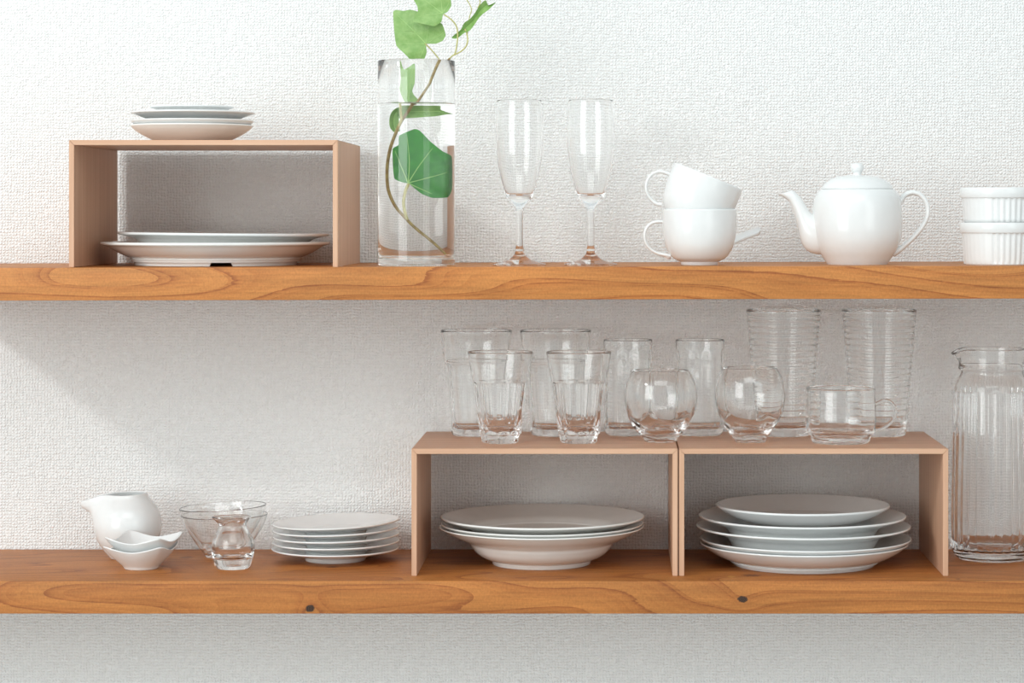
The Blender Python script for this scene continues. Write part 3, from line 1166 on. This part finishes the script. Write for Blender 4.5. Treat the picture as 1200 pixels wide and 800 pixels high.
# tall flared tumblers at the back
ta = 0.222
sa = sc_at(ta)
ya = base_y(BOXTOP, ta)


def tall_tumbler(px, label):
    root = thing('flared_tumbler', (X(px, ta), Y(ta), BOXTOP), label, 'glass', 'tall flared tumblers')
    H = lambda y: ya - y
    out = cr([(29.2, H(504)), (30.4, H(490)), (33, H(460)), (35.8, H(430)), (36.6, H(424.5))], 6)
    led = [(37.4, H(424)), (37.9, H(423))] + cr([(38, H(421)), (39.4, H(405)), (41.8, H(388))], 4)
    rim = [(41.8, H(387)), (41.3, H(386.5)), (40.7, H(387))]
    inn = cr([(40.4, H(388)), (38, H(404)), (36, H(421)), (34.4, H(430)), (31.6, H(460)), (29, H(488)), (27.4, H(498)), (23, H(501.5))], 6) + [(0, H(502.5))]
    fn = facets(9, 1.0, H(503), H(424.2), sa, 0, 0.2)

    def f2(r, z, a):
        # only the outer skin carries the panels
        return fn(r, z, a)
    n1 = len(out)
    V = []
    me_o = lathe([(r * sa, h * sa) for r, h in out], 144, fn)
    me_r = lathe([(r * sa, h * sa) for r, h in [out[-1]] + led + rim + inn], 144)
    link('body', join_meshes([(me_o, 0), (me_r, 0)]), root, M_WAVY, sharp=60)
    link('base', lathe([(r * sa, h * sa) for r, h in [(0, 1), (23, 0.8), (25, 0), (27, 0), (28.4, 1.2), (29.2, H(504))]], 144), root, M_GLASS, sharp=60)
    return root


tall_tumbler(558.2, 'tall flared clear tumbler, back row, above the left corner of the box')
tall_tumbler(651, 'tall flared clear tumbler, back row, between the two short faceted ones')

# short faceted tumblers in front
tf = 0.120
sf = sc_at(tf)
yf = base_y(BOXTOP, tf)


def short_tumbler(px, label):
    root = thing('faceted_tumbler', (X(px, tf), Y(tf), BOXTOP), label, 'glass', 'short faceted tumblers')
    H = lambda y: yf - y
    out = cr([(24.6, H(507.5)), (26.4, H(492)), (28.8, H(474)), (31, H(456)), (32.2, H(447))], 6)
    led = cr([(32.9, H(445)), (33.6, H(441)), (35.6, H(430)), (37.4, H(419)), (38.2, H(413.4))], 5)
    rim = [(38.2, H(412.2)), (37.7, H(411.6)), (37.0, H(412.2))]
    inn = cr([(36.6, H(413.6)), (35, H(424)), (32.4, H(437)), (30.2, H(449)), (28, H(463)), (25.6, H(478)), (23.2, H(490)), (19.6, H(499)), (13, H(504.5))], 6) + [(0, H(506.4))]
    fn = facets(10, 1.6, H(506.5), H(446), sf, 0, 0.1)
    me_o = lathe([(r * sf, h * sf) for r, h in out], 160, fn)
    me_r = lathe([(r * sf, h * sf) for r, h in [out[-1]] + led + rim + inn], 160)
    link('body', join_meshes([(me_o, 0), (me_r, 0)]), root, M_GLASS, sharp=60)
    fb = facets(10, 0.9, -1, H(508.2), sf, 15, 0.1)
    link('base', lathe([(r * sf, h * sf) for r, h in [(0, 1), (17, 0.8), (18.5, 0), (20.4, 0), (21.6, 1), (23.6, H(509.6)), (24.6, H(507.5))]], 160, fb), root, M_GLASS, sharp=60)
    return root


short_tumbler(586.4, 'short faceted clear tumbler in front of the tall one nearest the box corner')
short_tumbler(678.4, 'short faceted clear tumbler next to the round glass over the box joint')

# straight tumblers at the back
te = 0.226
se = sc_at(te)
ye = base_y(BOXTOP, te)


def straight_tumbler(px, label):
    H = lambda y: ye - y
    out = [(0, 0.8), (20, 0.6), (22, 0), (24, 0)] + cr([(25.6, 1.2), (27.4, 5), (28.0, 14), (27.8, 50), (28.0, 90), (28.7, H(399))], 6)
    rim = [(28.7, H(398)), (28.2, H(397.5)), (27.6, H(398))]
    inn = cr([(27.4, H(399)), (26.7, 90), (26.2, 50), (26.2, 18), (24.6, 11), (19, 8)], 6) + [(0, 7.4)]

    def fn(r, z, a):
        h = z / se
        if 8 < h < 100 and r / se < 26.9:
            r = r + se * 0.45 * math.cos(a * 12)     # soft optic ribs inside
        return r, z
    o = link('straight_tumbler', lathe([(r * se, h * se) for r, h in out + rim + inn], 144, fn), None, M_WAVY, (X(px, te), Y(te), BOXTOP), 60)
    return tag(o, label, 'glass', 'straight-sided tumblers')


straight_tumbler(735.8, 'straight clear tumbler behind the round glass standing over the box joint')
straight_tumbler(820.2, 'straight clear tumbler in the back row between the two round glasses')

# round glasses
tq = 0.130
sr_ = sc_at(tq)
yq = base_y(BOXTOP, tq)


def round_glass(px, k, label, rot=0.0):
    pts_o = [(19.2, 0.8), (20.4, 3.2), (25.5, 9.0), (33, 18), (39, 31), (42.4, 47), (42.4, 58), (40.2, 70), (35.8, 79), (33.0, 83)]
    pts_i = [(31.6, 83), (34.2, 78.6), (38.4, 69.6), (40.6, 58), (40.5, 48), (37.2, 34.5), (31, 24), (21, 15.5), (10, 12)]
    hk = lambda pp: [(r * (1 if k == 1 else 0.965), h * k) for r, h in pp]
    out = cr(hk(pts_o), 6)
    inn = cr(hk(pts_i), 6) + [(0, 11.4 * k)]
    R_ = out[-1]
    rim = [(R_[0] - 0.1, R_[1] + 0.7), (R_[0] - 0.6, R_[1] + 1.0), (R_[0] - 1.1, R_[1] + 0.6)]

    def fb(r, z, a):
        h = z / sr_
        if h < 34 and r / sr_ > 14:
            u = math.sin(PI * min(max(h / 34.0, 0), 1))
            r = r * (1 - 0.075 * u * abs(math.cos(a * 2.5 + h * 0.028)))
        return r, z
    root = thing('round_glass', (X(px, tq), Y(tq), BOXTOP), label, 'glass', 'round globe glasses')
    root.rotation_euler = (0, 0, rot)
    lo = [p for p in out if p[1] <= 9.4 * k]
    hi = out[len(lo) - 1:]
    me_o = lathe([(r * sr_, h * sr_) for r, h in hi], 140, fb)
    me_r = lathe([(r * sr_, h * sr_) for r, h in [hi[-1]] + rim + inn], 140)
    link('body', join_meshes([(me_o, 0), (me_r, 0)]), root, M_GLASS, sharp=60)
    link('base', lathe([(r * sr_, h * sr_) for r, h in [(0, 1.2), (9, 1.0), (13, 0.2), (17.6, 0)] + lo], 140, fb), root, M_GLASS, sharp=40)
    return root


round_glass(774.4, 1, 'round globe-shaped clear glass standing over the joint of the two boxes', 0.3)
round_glass(879, 1.035, 'taller egg-shaped clear glass next to the glass mug', 1.2)

# ribbed tall tumblers
ti = 0.221
si = sc_at(ti)
yi = base_y(BOXTOP, ti)


def ribbed_tumbler(px, label):
    top, rt, rb_ = yi - 363.5, 43.6, 31.5
    Rr = lambda h: rb_ + (rt - rb_) * (h / top)
    base_ = [(0, 1), (26, 0.8), (28, 0), (29.6, 0), (30.8, 0.8), (Rr(8), 8)]
    out = [(Rr(8), 8)]
    pitch = 6.85
    h = 10.0
    while h < top - 5:
        for f, d in ((0, 0.0), (0.10, -0.6), (0.22, -0.1), (0.5, 0.12), (0.8, 0.08)):
            out.append((Rr(h + f * pitch) + d, h + f * pitch))
        h += pitch
    out += [(Rr(top - 3), top - 3), (rt, top)]
    rim = [(rt - 0.2, top + 0.8), (rt - 0.8, top + 1.1), (rt - 1.5, top + 0.7)]
    inn = [(Rr(hh) - 2.3, hh) for hh in [top - 1 - (top - 16) * i / 14 for i in range(15)]] + [(Rr(14) - 4, 12.2), (20, 10.4), (0, 10)]
    root = thing('ribbed_tumbler', (X(px, ti), Y(ti), BOXTOP), label, 'glass', 'tall ring-ribbed tumblers')
    link('body', lathe([(r * si, z * si) for r, z in out + rim + inn], 110), root, M_GLASS, sharp=50)
    link('base', lathe([(r * si, z * si) for r, z in base_], 110), root, M_GLASS, sharp=50)
    return root


ribbed_tumbler(918.2, 'tall clear tumbler with ring ribs behind the egg-shaped round glass')
ribbed_tumbler(1030.2, 'tall clear tumbler with ring ribs behind the handle of the glass mug')

# glass mug
tm = 0.120
sm_ = sc_at(tm)
ym = base_y(BOXTOP, tm)
mug = thing('glass_mug', (X(985.2, tm), Y(tm), BOXTOP), 'low clear glass mug with an ear handle in front of the ribbed tumblers', 'mug')
H = lambda y: ym - y
mo = cr([(35.2, H(511)), (38.4, H(508)), (40.6, H(502.5)), (41.3, H(493)), (41.0, H(478)), (40.6, H(462)), (40.6, H(455.6))], 6)
mr = [(40.5, H(454.4)), (39.9, H(453.8)), (39.0, H(454.4))]
mi_ = cr([(38.7, H(455.6)), (38.8, H(478)), (39.0, H(493)), (37.6, H(501.5)), (33.5, H(505.6)), (25, H(506.8))], 6) + [(0, H(507))]


def mug_fn(r, z, a):
    h = z / sm_
    if h > 12 and r / sm_ < 39.4:
        r = r - sm_ * 0.3 * math.cos(a * 10)
    return r, z


link('body', lathe([(r * sm_, h * sm_) for r, h in mo + mr + mi_], 120, mug_fn), mug, M_GLASS, sharp=60)
link('base', lathe([(r * sm_, h * sm_) for r, h in [(0, 1.4), (28, 1.2), (30, 0), (32.6, 0), (33.8, 1), (35, H(513)), (35.2, H(511))]], 120), mug, M_GLASS, sharp=60)
hpth = [(39.6, H(474)), (43.5, H(472.4)), (50, H(469.4)), (57, H(470.2)), (62.5, H(476)), (64, H(484)), (60.6, H(492.5)), (53, H(499)), (46, H(502.4)), (40.4, H(503.2))]
link('handle', tube([(x * sm_, 0, z * sm_) for x, z in hpth], [v * sm_ for v in (3.0, 2.5, 2.3, 2.3, 2.4, 2.5, 2.5, 2.5, 2.7, 3.2)], 16, 1.4), mug, M_GLASS, sharp=60)

# ---- fluted carafe at the right end
tl = 0.190
sl = sc_at(tl)
PXL = 1163.0
yl = base_y(LOW, tl)
car = thing('glass_carafe', (X(PXL, tl), Y(tl), LOW), 'tall clear fluted glass carafe with a pouring lip on the lower shelf', 'carafe')
H = lambda y: yl - y
# the flutes run on the outer skin; inside is smooth
NFL = 30


def car_fn(r, z, a):
    h = z / sl
    lo, hi = 12.0, H(456.5)
    if lo < h < hi:
        e = min(1, (h - lo) / 5.0, (hi - h) / 1.5)
        r = r - sl * 1.3 * e * (1 - abs(math.sin(a * NFL / 2))) ** 1.2
    return r, z


def lip_fn(r, z, a):
    h = z / sl
    d = abs(((a - (PI + 0.12) + PI) % (2 * PI)) - PI)
    lo, hi = H(425), H(408)
    u = min(max((h - lo) / (hi - lo), 0), 1.05)
    if h > lo:
        r = r + sl * 10.5 * u ** 1.3 * math.exp(-(d / 0.30) ** 2)
        z = z - sl * 5.5 * u * math.exp(-(d / 0.30) ** 2)
    return r, z


co_ = cr([(44.5, 5), (47.2, 11), (48.4, 20), (48.6, 60), (47.6, 110), (46.6, 160), (46.0, H(462)), (45.8, H(457))], 8)
me1 = lathe([(r * sl, h * sl) for r, h in co_], 300, car_fn)
nk = [(45.8, H(457)), (45.0, H(455))] + cr([(43.4, H(451)), (40.4, H(444)), (37.2, H(438.5)), (36.4, H(435.4))], 4) + [(36.6, H(433.6)), (39.2, H(432.4)), (39.7, H(431)), (39.2, H(428)), (38.9, H(423)), (39.0, H(416)), (39.4, H(410))]
rm = [(39.4, H(408.6)), (38.8, H(407.9)), (37.8, H(408.2))]
nin = [(37.2, H(409.6)), (36.6, H(420)), (36.2, H(430)), (34.2, H(435)), (35.2, H(439.5)), (39, H(445.5)), (42.4, H(453)), (43.2, H(460)), (44.0, 160), (45.0, 110), (45.8, 60), (45.4, 24), (43, 14.5), (38, 11.5), (0, 11)]
me2 = lathe([(r * sl, h * sl) for r, h in nin], 120, lip_fn)
link('body', join_meshes([(me1, 0), (me2, 0)]), car, M_GLASS, sharp=50)
link('neck', lathe([(r * sl, h * sl) for r, h in nk + rm + [nin[0]]], 120, lip_fn), car, M_GLASS, sharp=50)
link('base', lathe([(r * sl, h * sl) for r, h in [(0, 1.6), (30, 1.2), (34, 0), (39, 0), (42, 1.6), (44.5, 5)]], 120), car, M_GLASS, sharp=50)

# ------------------------------------------------------------------ light
wd = bpy.data.worlds.new('daylit_room')
sc.world = wd
wd.use_nodes = True
wn = wd.node_tree
wn.nodes.clear()
g = G(wn)
wo_ = wn.nodes.new('ShaderNodeOutputWorld')
bg = wn.nodes.new('ShaderNodeBackground')
wn.links.new(bg.outputs[0], wo_.inputs[0])
dirv = g.node('ShaderNodeTexCoord').outputs['Generated']
dt = g.node('ShaderNodeVectorMath', operation='DOT_PRODUCT')
g.put(dt.inputs[0], dirv)
dt.inputs[1].default_value = (-0.45, -0.45, 0.77)
f = g.m('ADD', g.m('MULTIPLY', dt.outputs['Value'], 0.5), 0.5)
wn.links.new(g.ramp(f, [(0.0, (0.52, 0.57, 0.57)), (0.5, (0.675, 0.735, 0.745)), (1.0, (0.81, 0.88, 0.905))]), bg.inputs[0])
bg.inputs[1].default_value = 0.735


def area(name, loc, aim, size, power, col=(1, 1, 1), sy=None):
    l = bpy.data.lights.new(name, 'AREA')
    l.energy = power
    l.color = col
    l.size = size
    if sy:
        l.shape = 'RECTANGLE'
        l.size_y = sy
    o = bpy.data.objects.new(name, l)
    COL.objects.link(o)
    o.location = loc
    d = Vector(aim) - Vector(loc)
    o.rotation_euler = d.to_track_quat('-Z', 'Y').to_euler()
    return o


KX = Vector((-0.865, -0.276, ZC - 0.1))
kd = Vector((-1.15, -1.0, 0.90))
area('key_window', KX + kd * 2.6, (-0.2, 0, ZC - 0.1), 0.34, 50, (0.99, 1.0, 0.99))
area('side_fill', (-2.3, -3.0, ZC + 0.4), (0, 0, ZC - 0.2), 1.7, 39, (0.955, 1, 0.995), 2.0)  # added soft fill lamp, front left; brightens the shaded wall and streaks the glass
area('far_fill', (1.9, -3.3, ZC + 0.4), (0, 0, ZC - 0.2), 1.3, 12, (0.955, 1, 0.995), 2.0)  # weaker fill lamp added at front right for the glass reflections
area('high_fill', (0.0, -2.7, ZC + 1.75), (0, 0, ZC - 0.2), 2.2, 19, (0.96, 1, 1), 1.2)  # overhead fill lamp, added to lift plate fronts and the upper wall

# ------------------------------------------------------------------ camera and picture
cam = bpy.data.cameras.new('camera')
cam.sensor_fit = 'HORIZONTAL'
cam.sensor_width = 36.0
cam.lens = F / 1200.0 * 36.0
cam.shift_x = (600.0 - VX) / 1200.0
cam.shift_y = -(400.0 - VY) / 1200.0
cam.clip_start = 0.05
co = bpy.data.objects.new('camera', cam)
COL.objects.link(co)
co.location = (0, CAM_Y, ZC)
co.rotation_euler = (PI / 2, 0, 0)
sc.camera = co

sc.view_settings.view_transform = 'Standard'
sc.view_settings.look = 'None'
sc.view_settings.gamma = 1.0
sc.view_settings.exposure = 0.26
sc.view_settings.use_curve_mapping = False
cy_ = sc.cycles
cy_.max_bounces = 48
cy_.transmission_bounces = 48
cy_.glossy_bounces = 24
cy_.diffuse_bounces = 8
cy_.blur_glossy = 0.0
cy_.sample_clamp_indirect = 6.0
cy_.use_denoising = True
